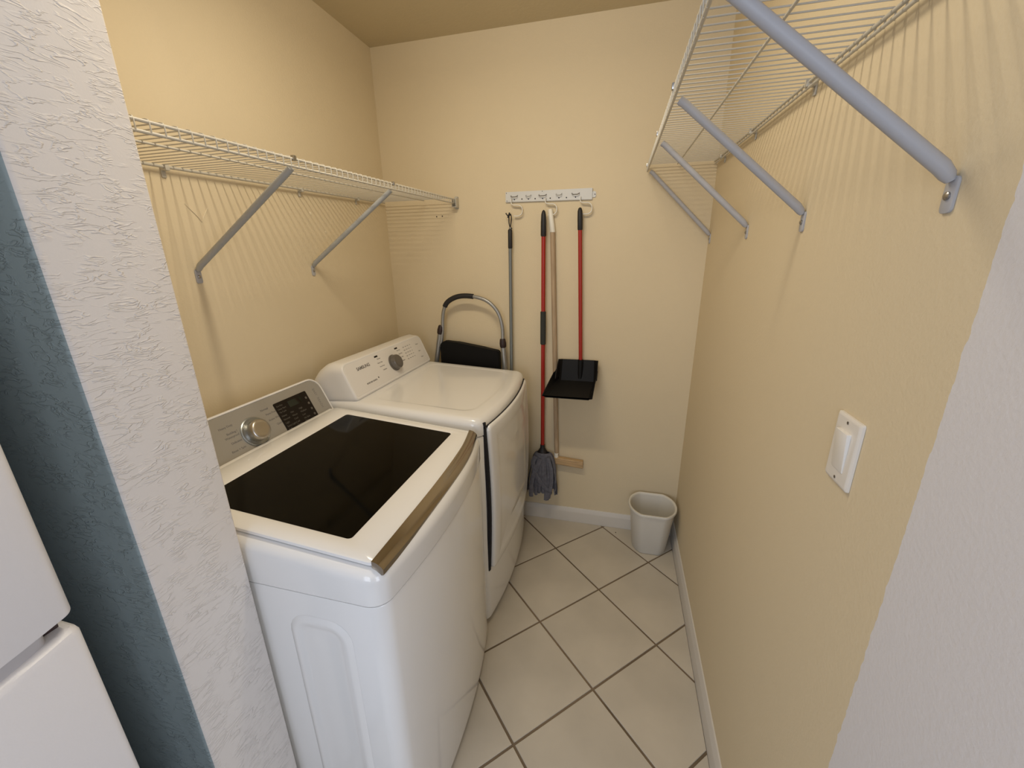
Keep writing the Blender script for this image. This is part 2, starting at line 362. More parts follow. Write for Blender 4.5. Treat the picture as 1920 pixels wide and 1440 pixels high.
# console
fw = Face((-1.3866, -1.513, .932), (-1.4416, -1.513, 1.050)); UW, VW = .680, .158
con = NB(); R4 = lambda d: rr(d, UW - d, d, VW - d, .03, 0, 6, 8, (.016, .050 - d, .050 - d, .016))
loft(con, [[p + Vector((-.062, 0, -.060)) for p in fw.ring(R4(.010), 0)], [p + Vector((-.040, 0, -.034)) for p in fw.ring(R4(.003), 0)], [p + Vector((-.016, 0, -.010)) for p in fw.ring(R4(.0005), 0)], fw.ring(R4(0), -.006), fw.ring(R4(.0015), -.0015), fw.ring(R4(.004), 0), fw.ring(R4(.0065), -.0002), fw.ring(R4(.008), -.003)])
con = obj('console', con, m_applast, wm, 40)
bm = NB(); fw.plate(bm, .008, UW - .008, .008, VW - .008, .04, -.004, -.0012, .0005, (.010, .043, .043, .010)); obj('control_panel', bm, m_gry, con, 40, None, 'silver-grey control panel')
bm = NB(); fw.disc(bm, .352, .068, ((.046, -.001), (.046, .0015), (.043, .003), (.039, .0015), (.034, .001)), 40); obj('dial_ring', bm, mat('satin_grey_ring', (.34, .36, .36), .32, .8), con, 40)
bm = NB(); fw.disc(bm, .352, .068, ((.0325, .001), (.0325, .019), (.0310, .026), (.0265, .0295), (.0190, .0300), (.010, .0290)), 40); obj('dial_knob', bm, m_knobm, con, 40, None, 'shiny metal cycle selector knob')
bm = NB(); fw.plate(bm, .452, .598, .018, .122, .004, -.002, .0003, .0003); disp = obj('display_panel', bm, m_dkp, con, 40, None, 'black touch display panel')
bm = NB(); fw.plate(bm, .506, .566, .090, .112, .002, .0002, .0008, .0002); obj('display_window', bm, mat('display_glass', (.004, .010, .006), .05), disp)
m_d2 = mat('faint_print', (.10, .09, .075), .5)
for k in range(4):
    bm = NB(); fw.disc(bm, .586, .035 + k * .021, ((.0045, .0002), (.0045, .0007), (.003, .0009)), 14); obj('touch_button', bm, m_d2, disp)
for u0, lines in ((.459, ('Heavy', 'Normal', 'Light', 'Extra Light')), (.497, ('Hot', 'Warm', 'Cool', 'Cold')), (.535, ('High', 'Medium', 'Low', 'No Spin'))):
    for k, w in enumerate(lines): text('display_print', w, .0085, fw.mat4(u0, .071 - k * .0125, .0004), m_d2, disp)
for u0, w in ((.459, 'Soil'), (.497, 'Temp'), (.535, 'Spin')): text('display_print', w, .0095, fw.mat4(u0, .023, .0004), m_d2, disp)
for k, w in enumerate(('Eco Plus', 'Delay Start', 'My Cycle')): text('display_print', w, .0075, fw.mat4(.459, .107 - k * .011, .0004), m_d2, disp)
for (v, w, al, u) in ((.112, 'Heavy Duty', 'RIGHT', .300), (.091, 'Bedding /', 'RIGHT', .304), (.080, 'Waterproof', 'RIGHT', .304), (.062, 'Delicates', 'RIGHT', .302), (.039, 'Rinse + Spin', 'RIGHT', .302),
                      (.115, 'Normal', 'LEFT', .402), (.097, 'Perm Press', 'LEFT', .412), (.077, 'Active Wear', 'LEFT', .411), (.056, 'Quick', 'LEFT', .430)):
    text('cycle_name', w, .0092, fw.mat4(u, v, -.0010), m_ink, con, al)
t = fw.mat4(.632, .118, -.0010) @ Matrix.Rotation(-PI / 2, 4, 'Z')
text('panel_print', 'EASY  REACH', .013, t, m_inkl, con)
# feet
for x in (-1.46, -.86):
    for y in (WY0 + .05, WY1 - .05):
        bm = NB(); tube(bm, [(x, y, .0003), (x, y, .004), (x, y, .03)], [.020, .024, .022], 14); obj('foot', bm, m_black, wm)

# ------------------------------------------------------------------ dryer
DY0, DY1 = -.814, -.129; DXS = -.815
dr = thing('clothes_dryer', (-1.15, (DY0 + DY1) / 2, 0), 'white front-loading clothes dryer with white console, beyond the washing machine', 'dryer')
def dtop(x): return .968 + (x + 1.34) * (-.030 / .53)
DB = .033
d_ = lambda d, rc=.035: rr(XB + .01 + d, DXS - d, DY0 + d, DY1 - d, max(rc - d, .004), DB, 6, 14, (max(rc - d, .004), max(rc - d, .004), .01, .01))
bm = NB(); loft(bm, [[(x, y, z) for x, y in d_(d)] for z, d in ((.024, .014), (.03, .003), (.06, 0), (.868, 0), (.8708, .0015), (.8718, .006))]); obj('cabinet', bm, m_app, dr, 35)
bm = NB(); rings = [[(x, y, .8725) for x, y in d_(.006)], [(x, y, .8733) for x, y in d_(.001)], [(x, y, .8757) for x, y in d_(-.001)]]
for k in range(6):
    a = k / 5 * PI / 2; d = .028 * (1 - math.cos(a)); dz = .028 * (1 - math.sin(a)); rings.append([(x, y, dtop(x) - dz) for x, y in d_(d - .001)])
def inner(d, h):
    return [(x, y, dtop(x) - h) for x, y in rr(-1.29 + d, -.872 - d, DY0 + .075 + d, DY1 - .05 - d, .045, .026, 6, 14)]
rings += [inner(-.006, 0), inner(0, .0004), inner(.006, .0022), inner(.014, .003)]
loft(bm, rings, False, True); obj('top_cover', bm, m_app, dr, 28)
# console of the dryer
fd = Face((-1.315, -.793, .972), (-1.3685, -.793, 1.095)); UD, VD = .648, .148
D4 = lambda e, r=.032: rr(-e, UD + e, -e, VD + e, r, 0, 6, 8, (max(.012 + e, .004), r + e, r + e, max(.012 + e, .004)))
rings = [fd.ring(D4(-.010), -.0015), fd.ring(D4(-.006), 0), fd.ring(D4(-.003), 0), fd.ring(D4(0), -.002), fd.ring(D4(.003), -.008)]
for dep, ex, dn in ((.03, .008, 0), (.06, .012, .012), (.09, .015, .035), (.11, .016, .06)):
    rings.append([Vector((p.x - dep, p.y, max(.93, p.z - dn * max(0, (p.z - .96)) / .15 * 1.0))) for p in [fd.p(min(max(u, -.021), UD + .012), v, -.008) for u, v in D4(ex)]])
bm = NB(); loft(bm, rings[::-1]); dc = obj('console', bm, m_applast, dr, 40)
bm = NB(); fd.plate(bm, .010, UD - .010, .010, VD - .010, .02, -.004, -.0010, .0006, (.010, .026, .026, .010)); dpn = obj('control_panel', bm, mat('white_control_panel', (.76, .73, .69), .35), dc, 40)
bm = NB(); fd.disc(bm, .333, .070, ((.038, -.001), (.038, .003), (.036, .0045)), 40); obj('dial_ring', bm, m_knobd, dc, 40)
bm = NB(); fd.disc(bm, .333, .070, ((.0335, .004), (.0325, .022), (.030, .026), (.024, .0275), (.012, .0272)), 40); obj('dial_knob', bm, m_knobd, dc, 35, None, 'dark grey cycle selector knob')
for u, v in ((.228, .127), (.395, .127)):
    bm = NB(); fd.plate(bm, u - .012, u + .012, v - .0035, v + .0035, .001, -.002, 0, .0003); obj('indicator_window', bm, m_dkp, dc)
text('brand_name', 'SAMSUNG', .0185, fd.mat4(.078, .102, -.0008), m_ink, dc, 'LEFT', .0002, 1.05, .0005)
text('panel_print', 'MOISTURE SENSOR', .0085, fd.mat4(.095, .036, -.0008), m_ink, dc, 'LEFT', .0002, 1, .0002)
bm = NB(); fd.disc(bm, .182, .043, ((.004, -.001), (.004, -.0006)), 12); obj('logo_drop', bm, m_ink, dc)
for u, al, ws in ((.252, 'RIGHT', ('Normal', 'Heavy Duty', 'Perm Press', 'Delicates')), (.392, 'LEFT', ('Time Dry', 'Quick Dry', 'Air Fluff', 'Sanitize'))):
    for k, w in enumerate(ws): text('cycle_name', w, .0078, fd.mat4(u + .004 * k, .112 - k * .0175, -.0008), m_ink, dc, al)
for c_ in range(4):
    for k in range(5): text('option_name', ('High', 'More', 'Max', 'On')[c_], .0068, fd.mat4(.452 + c_ * .022, .116 - k * .015, -.0008), m_inkl, dc)
for v, w in ((.104, 'Power'), (.068, 'Start'), (.036, 'Pause')): text('option_name', w, .0095, fd.mat4(.575, v, -.0008), m_inkl, dc)
# door: bowed panel standing proud with dark strips for its grip slot and the shade above it
def frontx(y): t = (y - (DY0 + DY1) / 2) / ((DY1 - DY0) / 2); return DXS + DB * (1 - t * t)
def door_ring(ey, h, r=.02):
    out = []
    for y, z in rr(DY0 + .036 + ey, DY1 - .035 - ey, .275 + ey, .905 - ey, max(r - ey, .003), 0, 5, 14): out.append((frontx(y) + h + .012 * math.sin(PI * min(1, max(0, (z - .275) / .63))) , y, z))
    return out
bm = NB(); loft(bm, [door_ring(.004, -.004), door_ring(0, .002), door_ring(0, .010), door_ring(.003, .0145), door_ring(.012, .017), door_ring(.045, .018), door_ring(.053, .0165), door_ring(.075, .014), door_ring(.14, .013)], True, True)
door = obj('door', bm, m_app, dr, 40)
bm = NB(); pts = []
for k in range(17):
    s = k / 16; z = .272 + s * .650; pts.append((frontx(DY0 + .03) + .001 + .011 * math.sin(PI * s), DY0 + .029, z))
loft(bm, [[(x - .012, y - .005, z), (x + .001, y - .005, z), (x + .003, y + .006, z), (x - .012, y + .006, z)] for x, y, z in pts])
loft(bm, [[(frontx(y) - .006, y, .9065), (frontx(y) + .006, y, .9065), (frontx(y) + .006, y, .9005), (frontx(y) - .006, y, .9005)] for y in [DY0 + .024 + (DY1 - DY0 - .060) * k / 16 for k in range(17)]]); obj('grip_slot_shade', bm, m_gap, door, 0, None, 'dark strips for the finger gap and the shade above the door')  # solid dark strip stands in for the shadow line between door and cover
for x in (-1.46, -.86):
    for y in (DY0 + .05, DY1 - .05):
        bm = NB(); tube(bm, [(x, y, .0003), (x, y, .004), (x, y, .03)], [.020, .024, .022], 14); obj('foot', bm, m_black, dr)

# ------------------------------------------------------------------ wire shelves
def wire_shelf(label, wallx, sgn, depth, mid, y0, y1, zfn, feet, zfoot, lip, rear, bm_m, clips):
    """sgn=+1: shelf grows to +x from a left wall; -1: from the right wall"""
    X = lambda d: wallx + sgn * d
    sh = thing('wire_shelf', (X(depth / 2), (y0 + y1) / 2, zfn((y0 + y1) / 2) - .03), label, 'shelf', 'wire shelves')
    # cross wires: one mesh shared by all
    rw = .00135; bm = NB()
    path = [(X(.012), 0, -rear), (X(.012), 0, -.0035), (X(.0145), 0, 0), (X(depth - .006), 0, 0), (X(depth), 0, -.0015), (X(depth + .0022), 0, -.006), (X(depth + .0022), 0, -lip + .002), (X(depth), 0, -lip - .003)]
    tube(bm, path, rw, 6, None, (0, 1, 0))
    y = y1 - .006; first = None
    while y > y0:
        w = Vector((0, y, zfn(y)))
        if first is None:
            b2 = bm; o = obj('cross_wire', b2, m_wire, sh); c0 = WL[o.name].copy(); o.location = c0 + w - WL[sh.name]; first = o
        else: dup_part(first, sh, c0 + w)
        y -= .0254
    def rail(name, d, dz, r):
        b = NB(); tube(b, [(X(d), y, zfn(y) + dz) for y in (y0, y1)], r, 10, None, (0, 0, 1)); return obj(name, b, m_wire, sh)
    rail('front_rail', depth - .0005, -.0035 - .0016, .0031)
    rail('lip_rail', depth - .0005, -lip, .0031)
    rail('middle_rail', mid, -.0040, .0026)
    rail('wall_rail', .0155, -.0046, .0031 if rear > .008 else .0042)
    if rear > .008: rail('wall_rail', .0155, -rear + .001, .0028)
    for yf in feet:
        zt = zfn(yf) - lip - .006; b = NB()
        pts = [(X(depth - .012), yf, zt + .003), (X(depth - .022), yf, zt - .004), (X(.017), yf, zfoot + .016), (X(.009), yf, zfoot + .007), (X(.0050), yf, zfoot + .001)]
        tube(b, pts, [.0085, .0085, .0090, .0080, .0050], 12, None, (0, 1, 0))
        br = obj('support_brace', b, bm_m, sh)
        b = NB(); P = rr(-.0095, .0095, -.034, .006, .006, 0, 4, 2)
        loft(b, [[(X(h), yf + u, zfoot + v) for u, v in P] for h in (.0002, .0030)] + [[(X(.0036), yf + u * .9, zfoot - .014 + (v + .014) * .94) for u, v in P]]); obj('foot_plate', b, m_brace, br)
        b = NB(); tube(b, [(X(.002), yf, zfoot - .015), (X(.0055), yf, zfoot - .015), (X(.0072), yf, zfoot - .015)], [.0048, .0048, .0025], 12); obj('screw', b, m_screw, br)
        b = NB(); box(b, min(X(depth - .004), X(depth + .006)), max(X(depth - .004), X(depth + .006)), yf - .005, yf + .005, zfn(yf) - .010, zfn(yf) + .0025, .001); obj('brace_clip', b, m_screw, br)
    for yc in clips:
        b = NB(); z = zfn(yc)
        box(b, min(X(.0003), X(.022)), max(X(.0003), X(.022)), yc - .006, yc + .006, z - .014, z + .001, .002); box(b, min(X(.0003), X(.004)), max(X(.0003), X(.004)), yc - .006, yc + .006, z - .030, z - .010, .001)
        obj('wall_clip', b, m_wire, sh)
    return sh
zl = lambda y: 1.768 + .027 * y
sl = wire_shelf('narrow-railed white wire shelf above the washer and dryer on the left wall', LX, 1, .396, .236, -1.522, -.034, zl, (-1.095, -.610), 1.462, .0225, .0055, m_brace2, (-1.125, -.622, -.26))
# end bracket on the back wall
bm = NB(); P = rr(-.011, .011, -.044, .014, .007, 0, 4, 3)
loft(bm, [[(-1.180 + u, -h, 1.765 + v) for u, v in P] for h in (.0003, .003)]); 
for dx in (-.011, .009): box(bm, -1.180 + dx, -1.180 + dx + .002, -.040, -.002, 1.728, 1.768, .0005)
box(bm, -1.190, -1.169, -.040, -.002, 1.726, 1.729, .0008)
ebr = obj('end_bracket', bm, m_wire, sl)
for z in (1.774,):
    bm = NB(); tube(bm, [(-1.172, -.002, z), (-1.172, -.0045, z)], .003, 8); obj('screw', bm, m_screw, ebr)
zr = lambda y: 1.862 + .034 * y
sr = wire_shelf('white wire shelf high on the right wall, seen from below with four braces', 0, -1, .282, .160, -1.575, -.020, zr, (-1.439, -1.022, -.606, -.040), 1.566, .0265, .016, m_brace, (-.96, -.55, -.15))

# ------------------------------------------------------------------ hook rack with the poles
hr = thing('hook_rack', (-.72, -.002, 1.74), 'grey-white metal hook rail screwed to the back wall above the mops', 'hook rail')
def rz(x): return 1.7625 + (x + .92) * (-.003 / .40)          # centre line of the rail
bm = NB(); q = [(-.925, -.0225), (-.514, -.0245), (-.514, .0240), (-.925, .0225)]
loft(bm, [[(x, -h, rz(x) + dz) for x, dz in q] for h in (.0004, .0105)]); bmesh.ops.bevel(bm, geom=bm.edges[:], offset=.0012, segments=2, affect='EDGES'); bp = obj('backplate', bm, mat('grey_white_enamelled_metal', (.62, .62, .60), .4), hr)
bm = NB(); loft(bm, [[(-.506 + u, -h, 1.757 + v) for u, v in rr(-.010, .008, -.013, .013, .007, 0, 4, 2)] for h in (.0004, .004)]); obj('end_tab', bm, bp.data.materials[0], hr)
bm = NB(); tube(bm, [(-.503, -.003, 1.757), (-.503, -.0052, 1.757)], .0022, 8); obj('screw', bm, m_gap, hr)
for x, dz in ((-.920, .017), (-.918, -.017), (-.746, .019), (-.844, -.011), (-.780, -.0115), (-.708, -.012), (-.632, -.0125)):
    bm = NB(); rad = .0018 if abs(dz) > .015 else .0030; tube(bm, [(x, -.009, rz(x) + dz), (x, -.0112, rz(x) + dz)], rad, 10); obj('screw', bm, m_gap, hr)
for x, wd in ((-.881, .016), (-.812, .012), (-.744, .018), (-.667, .013), (-.590, .017)):
    bm = NB(); z = rz(x) - .002
    tube(bm, [(x - wd, -.0095, z + .008), (x - wd * .92, -.020, z + .003), (x - wd * .5, -.024, z), (x + wd * .5, -.024, z), (x + wd * .92, -.020, z + .003), (x + wd, -.0095, z + .008)], .0018, 6)
    obj('hook_prong', bm, m_brace2 if wd < .014 else m_knobd, hr)
    bm = NB(); tube(bm, [(x, -.009, z - .010), (x, -.0112, z - .010)], .0028, 10); obj('screw', bm, m_gap, hr)
HK = []
for x0, zb in ((-.893, 1.738), (-.728, 1.737), (-.566, 1.735)):
    c = [(x0, 1.752), (x0 - .001, 1.737), (x0 + .004, 1.728), (x0 + .018, 1.7245), (x0 + .036, 1.7235), (x0 + .048, 1.717), (x0 + .0535, 1.704), (x0 + .052, 1.690), (x0 + .044, 1.680), (x0 + .030, 1.676), (x0 + .012, 1.677)]
    c = catmull([(x, 0, z + (zb - 1.738)) for x, z in c], 4); bm = NB(); rings = []
    for i, p in enumerate(c):
        a = c[max(i - 1, 0)]; b = c[min(i + 1, len(c) - 1)]; t = (b - a).normalized(); n_ = Vector((t.z, 0, -t.x)) * .0017
        rings.append([(p.x + n_.x, -.0115, p.z + n_.z), (p.x + n_.x, -.0245, p.z + n_.z), (p.x - n_.x, -.0245, p.z - n_.z), (p.x - n_.x, -.0115, p.z - n_.z)])
    loft(bm, rings); obj('hook', bm, mat('white_vinyl_hook', (.72, .70, .63), .45), hr, 30)

def capsule_tip(bm, p0, p1, r):                       # rounded pole end at p1
    p0, p1 = Vector(p0), Vector(p1); d = (p1 - p0).normalized()
    tube(bm, [p0, p1 - d * r, p1 - d * r * .5, p1 - d * r * .14, p1], [r * .97, r, r * .86, r * .5, r * .12], 14)
# grey pole with lanyard (left hook)
gpole = thing('extension_pole', (-.902, -.03, .03), 'thin grey metal pole with black grip hanging from the leftmost hook', 'pole')
A = Vector((-.899, -.034, 1.600)); B = Vector((-.905, -.034, .04))
bm = NB(); tube(bm, [A, B], .0085, 14); obj('pole', bm, m_polegr, gpole)
bm = NB(); tube(bm, [(-.8985, -.034, 1.618), (-.8985, -.034, 1.612), (-.899, -.034, 1.532), (-.899, -.034, 1.528)], [.006, .0105, .0105, .009], 14); obj('grip', bm, m_black, gpole)
bm = NB(); tube(bm, [(-.8985, -.034, 1.617), (-.8985, -.034, 1.626)], .005, 8); obj('cord_anchor', bm, m_alu, gpole)
bm = NB(); tube(bm, catmull([(-.898, -.034, 1.624), (-.904, -.032, 1.650), (-.903, -.030, 1.680), (-.896, -.029, 1.684), (-.892, -.030, 1.660), (-.898, -.036, 1.622)], 5), .0026, 6)
tube(bm, catmull([(-.890, -.030, 1.618), (-.900, -.030, 1.630), (-.894, -.032, 1.622)], 4), .0028, 6)
tube(bm, catmull([(-.897, -.031, 1.681), (-.908, -.034, 1.678), (-.916, -.034, 1.686), (-.918, -.034, 1.690)], 4), .0028, 6); tube(bm, catmull([(-.908, -.034, 1.673), (-.903, -.034, 1.684), (-.9, -.034, 1.692)], 4), .0028, 6)
tube(bm, [(-.908, -.034, 1.668), (-.904, -.034, 1.680)], .0045, 6)
obj('lanyard', bm, m_black, gpole)
# red mop (middle hook)
mp = thing('mop', (-.73, -.04, .15), 'red-handled mop with grey strip head hanging from the middle hook', 'mop')
xt, xb, ym = -.7335, -.7285, -.040
L_ = lambda z: xb + (xt - xb) * (z - .45) / 1.24
bm = NB(); tube(bm, [(L_(1.6), ym, 1.60), (L_(.47), ym, .47)], .0102, 16); obj('handle', bm, m_red, mp)
bm = NB(); tube(bm, [(L_(1.583), ym, 1.579), (L_(1.59), ym, 1.584), (L_(1.64), ym, 1.64), (L_(1.67), ym, 1.675), (L_(1.68), ym, 1.690), (L_(1.69), ym, 1.696)], [.0110, .0135, .0132, .0115, .0075, .002], 16); obj('end_grip', bm, m_black, mp)
bm = NB(); tube(bm, [(L_(1.223), ym, 1.226), (L_(1.223), ym, 1.223), (L_(1.14), ym, 1.14), (L_(1.06), ym, 1.060), (L_(1.06), ym, 1.057)], [.0112, .0140, .0142, .0140, .0112], 16); obj('sleeve_grip', bm, mat('dark_green_grey_foam', (.028, .030, .026), .8), mp)
bm = NB(); tube(bm, [(L_(.5), ym, .492), (L_(.48), ym, .470), (L_(.46), ym, .452), (L_(.44), ym, .440), (L_(.43), ym, .425)], [.0125, .014, .026, .031, .030], 18, ); obj('socket', bm, m_black, mp)
random.seed(11); hx = -.722
for k in range(28):
    s = k / 27; a = 2 * PI * ((k * .618) % 1); fx = math.cos(a); fy = math.sin(a)
    r0 = .034; spread = .080 + random.uniform(-.014, .006); zb = .158 + random.uniform(0, .055) + .02 * abs(fx)
    x0, y0_ = hx + r0 * fx, ym - .012 + .016 * fy; x1, y1_ = hx + spread * fx + random.uniform(-.008, .008), ym - .014 + .030 * fy
    pts = catmull([(x0, y0_, .452), (hx + (r0 + .020) * fx, ym - .012 + .026 * fy, .432), (hx + (spread * .9) * fx + random.uniform(-.006, .006), ym - .014 + .030 * fy, .34), (x1 + random.uniform(-.006, .006), y1_, .25), (x1, y1_, zb)], 5)
    tw = random.uniform(-.5, .5); bm = NB(); rings = []
    for i, p in enumerate(pts):
        t = i / (len(pts) - 1); an = a + PI / 2 + tw * t * 1.5; w = .0115 + .003 * math.sin(3 * t + k); dx, dy = math.cos(an), math.sin(an) * .8; th = .0016
        y = min(p.y, -.004)
        rings.append([(p.x - dx * w, min(y - dy * w, -.002), p.z), (p.x - dy * th, min(y + dx * th - .002, -.002), p.z), (p.x + dx * w, min(y + dy * w, -.002), p.z), (p.x + dy * th, min(y - dx * th - .005, -.003), p.z)])
    loft(bm, rings); obj('mop_strip', bm, m_mop, mp, 60)
# the wide strip folded across the front
for off, P in ((.012, [(hx - .035, .44), (hx - .050, .40), (hx - .035, .33), (hx - .005, .28), (hx + .020, .250), (hx + .045, .232)]), (.010, [(hx + .030, .44), (hx + .050, .38), (hx + .055, .31), (hx + .050, .25), (hx + .045, .232)]), (.012, [(hx - .010, .43), (hx - .03, .37), (hx - .055, .30), (hx - .062, .22), (hx - .060, .185)])):
    pts = catmull([(x, ym - .052, z) for x, z in P], 5); bm = NB(); rings = []
    for i, p in enumerate(pts):
        a = pts[max(i - 1, 0)]; b = pts[min(i + 1, len(pts) - 1)]; t = (b - a).normalized(); nx, nz = t.z, -t.x; w = off
        rings.append([(p.x + nx * w, p.y, p.z + nz * w), (p.x, p.y - .004, p.z), (p.x - nx * w, p.y, p.z - nz * w), (p.x, p.y + .003, p.z)])
    loft(bm, rings); obj('mop_strip', bm, m_mop, mp, 60)
# wooden pole with white tip and wooden cross head
sq = thing('floor_brush', (-.66, -.02, .36), 'bare wooden pole with white tip and wooden cross head, behind the red mop', 'brush')
bm = NB(); tube(bm, [(-.6935, -.019, 1.606), (-.6525, -.019, .425)], .0118, 16); obj('pole', bm, m_wood, sq)
bm = NB(); tube(bm, [(-.706, -.020, 1.700), (-.7055, -.020, 1.697), (-.6925, -.019, 1.600), (-.6925, -.019, 1.598)], [.0090, .0115, .0128, .012], 16); obj('pole_tip', bm, m_white, sq, 40, None, 'white plastic tip')
bm = NB(); tube(bm, [(-.6540, -.019, .440), (-.6540, -.019, .395)], .0130, 14); obj('ferrule', bm, m_white, sq, 40, None, 'white plastic socket')
bm = NB(); loft(bm, [[(x, y, z + (x + .655) * -.07) for y, z in [(-.006 - .013 + c * .014 * 1, .394 + s * .021) for c, s in ((1, -.8), (1, .8), (.8, 1), (-.8, 1), (-1, .8), (-1, -.8), (-.8, -1), (.8, -1))]] for x in (-.772, -.768, -.51, -.505)]); obj('cross_head', bm, m_wood2, sq, 30)
# dustpan with red handle
dp = thing('dustpan', (-.55, -.05, .82), 'upright black dustpan on a red pole hanging from the rightmost hook', 'dustpan')
bm = NB(); tube(bm, [(-.5625, -.034, 1.62), (-.5365, -.034, .955)], .0095, 16); obj('handle', bm, m_red, dp)
bm = NB(); tube(bm, [(-.562, -.034, 1.603), (-.562, -.034, 1.607), (-.5635, -.034, 1.65), (-.565, -.034, 1.685), (-.5655, -.034, 1.697), (-.566, -.034, 1.701)], [.0100, .0118, .0122, .0112, .0075, .002], 16); obj('end_grip', bm, m_black, dp)
# pan: bottom plate, back wall, two sides as one moulded shell
bm = NB()
th = .003; NBK = 9; outer = []; 
def pan_pt(s, t, off):
    """s across (0 left .. 1 right), t from lip (0) over the floor to the top of the back wall (1)"""
    if t < .62:
        k = t / .62; y = -.215 + k * .170; z = .835 + k * .040; hw = .113 - .018 * k
    else:
        k = (t - .62) / .38; y = -.045 + .030 * k - .004; z = .875 + k * .105; hw = .095 - .003 * k
    cxp = -.582 + (.032) * min(1, t / .62)
    return cxp, hw, y, z
T = [0, .15, .3, .45, .56, .62, .68, .78, .9, 1.0]; secs = []
for t in T:
    cxp, hw, y, z = pan_pt(0, t, 0)
    if t <= .62: sh_ = .004 + .075 * (t / .62) ** .9; up = Vector((0, .06, 1)).normalized(); fl = Vector((0, 0, 1))
    else: sh_ = .079 * (1 - (t - .62) / .38) ** .6 + .012; up = Vector((0, -1, .45)).normalized(); fl = up
    base = Vector((cxp, y, z)); n_ = Vector((0, 0, 1)) if t < .56 else (Vector((0, -.5, .86)) if t < .66 else Vector((0, -1, .15)))
    c = .010
    prof = [(-hw - .006, sh_), (-hw, sh_ * .5), (-hw + .002, c), (-hw + .012, 0), (0, 0), (hw - .012, 0), (hw - .002, c), (hw, sh_ * .5), (hw + .006, sh_)]
    inn = [(u, h) for u, h in prof]; out = [(u + (th if u > hw * .6 else (-th if u < -hw * .6 else 0)), h if abs(u) > hw - .001 else h - th) for u, h in prof][::-1]
    secs.append([base + Vector((u, 0, 0)) + n_ * h for u, h in inn + out])
loft(bm, secs); obj('pan', bm, m_pan, dp, 35)
bm = NB(); tube(bm, [(-.5375, -.034, .985), (-.5370, -.034, .955), (-.537, -.036, .905), (-.537, -.040, .885)], [.0125, .0130, .0125, .010], 14); obj('handle_socket', bm, m_pan, dp)

# ------------------------------------------------------------------ folding step stool behind the dryer
ss = thing('step_stool', (-1.14, -.07, 0), 'folded step stool with black padded handle bar, behind the dryer', 'step stool')
hp = catmull([(-1.289, -.066, 1.03), (-1.272, -.066, 1.12), (-1.268, -.066, 1.17), (-1.258, -.066, 1.225), (-1.232, -.066, 1.270), (-1.170, -.066, 1.298), (-1.090, -.066, 1.298), (-1.015, -.066, 1.275), (-.962, -.066, 1.222), (-.940, -.066, 1.150), (-.938, -.066, 1.07), (-.937, -.066, .98)], 5)
bm = NB(); tube(bm, hp, .0095, 12, None, (0, 1, 0)); obj('handle_bar', bm, m_alu, ss)
bm = NB(); seg = [p for p in hp if -1.252 < p.x < -1.078 and p.z > 1.2]; tube(bm, seg, .0130, 12, None, (0, 1, 0)); obj('handle_pad', bm, m_black, ss)
for pts, n1 in ((((-1.285, -.066, 1.115), (-1.319, -.066, .95), (-1.36, -.062, .35), (-1.375, -.06, .012)), 0), (((-.9375, -.066, 1.055), (-.931, -.066, .95), (-.90, -.062, .35), (-.89, -.06, .012)), 1)):
    bm = NB(); tube(bm, pts, .0128, 14, None, (0, 1, 0)); lg = obj('leg', bm, m_alu, ss)
    p = Vector(pts[0]); d = (Vector(pts[0]) - Vector(pts[1])).normalized()
    bm = NB(); tube(bm, [p + d * .030, p + d * .026, p + d * .005, p - d * .012, p - d * .017], [.0115, .0145, .0175, .0165, .0135], 14, None, (0, 1, 0)); obj('lock_collar', bm, mat('dark_red_brown_plastic', (.022, .010, .010), .5), lg)
    e = Vector(pts[-1]); bm = NB(); tube(bm, [e + Vector((0, 0, -.0115)), e + Vector((0, 0, -.008)), e + Vector((0, 0, .03))], [.012, .016, .0155], 12); obj('rubber_foot', bm, m_black, lg)
bm = NB(); q = [(-1.285, .70), (-.955, .70), (-.955, 1.012), (-.962, 1.021), (-1.045, 1.036), (-1.185, 1.058), (-1.255, 1.064), (-1.268, 1.060), (-1.285, 1.045)]
loft(bm, [[(x, y, z) for x, z in q] for y in (-.086, -.045)]); bmesh.ops.bevel(bm, geom=bm.edges[:], offset=.004, segments=2, affect='EDGES'); obj('step_platform', bm, m_stool, ss)
bm = NB(); q = [(-1.33, .30), (-.92, .30), (-.94, .56), (-1.31, .56)]
loft(bm, [[(x, y, z) for x, z in q] for y in (-.086, -.045)]); bmesh.ops.bevel(bm, geom=bm.edges[:], offset=.004, segments=2, affect='EDGES'); obj('step_platform', bm, m_stool, ss)

# ------------------------------------------------------------------ waste bin
wbn = thing('waste_bin', (-.135, -.125, 0), 'small cream-white plastic waste bin on the tiles in the far right corner', 'waste bin')
def binring(hw, hd, z, cx=-.134, cy=-.130):
    P = []
    for i in range(64):
        a = 2 * PI * i / 64; c, s = math.cos(a), math.sin(a); n_ = 2.05
        x = hw * math.copysign(abs(c) ** (2 / n_), c); y = hd * math.copysign(abs(s) ** (2 / n_), s)
        y = max(-hd * .87, min(hd * .87, y)) / .9; P.append((cx + x, cy + y, z))
    return P
H = .258; bm = NB()
outer = [binring(.083, .078, .0005, cy=-.120), binring(.087, .082, .005, cy=-.120), binring(.1105, .104, H - .016, cy=-.1275), binring(.112, .1055, H - .010, cy=-.128)]
innerR = [binring(.1085, .102, H - .012, cy=-.128), binring(.0845, .0795, .009, cy=-.120), binring(.078, .073, .007, cy=-.120)]
loft(bm, outer + innerR); obj('bucket', bm, m_bin, wbn, 50)
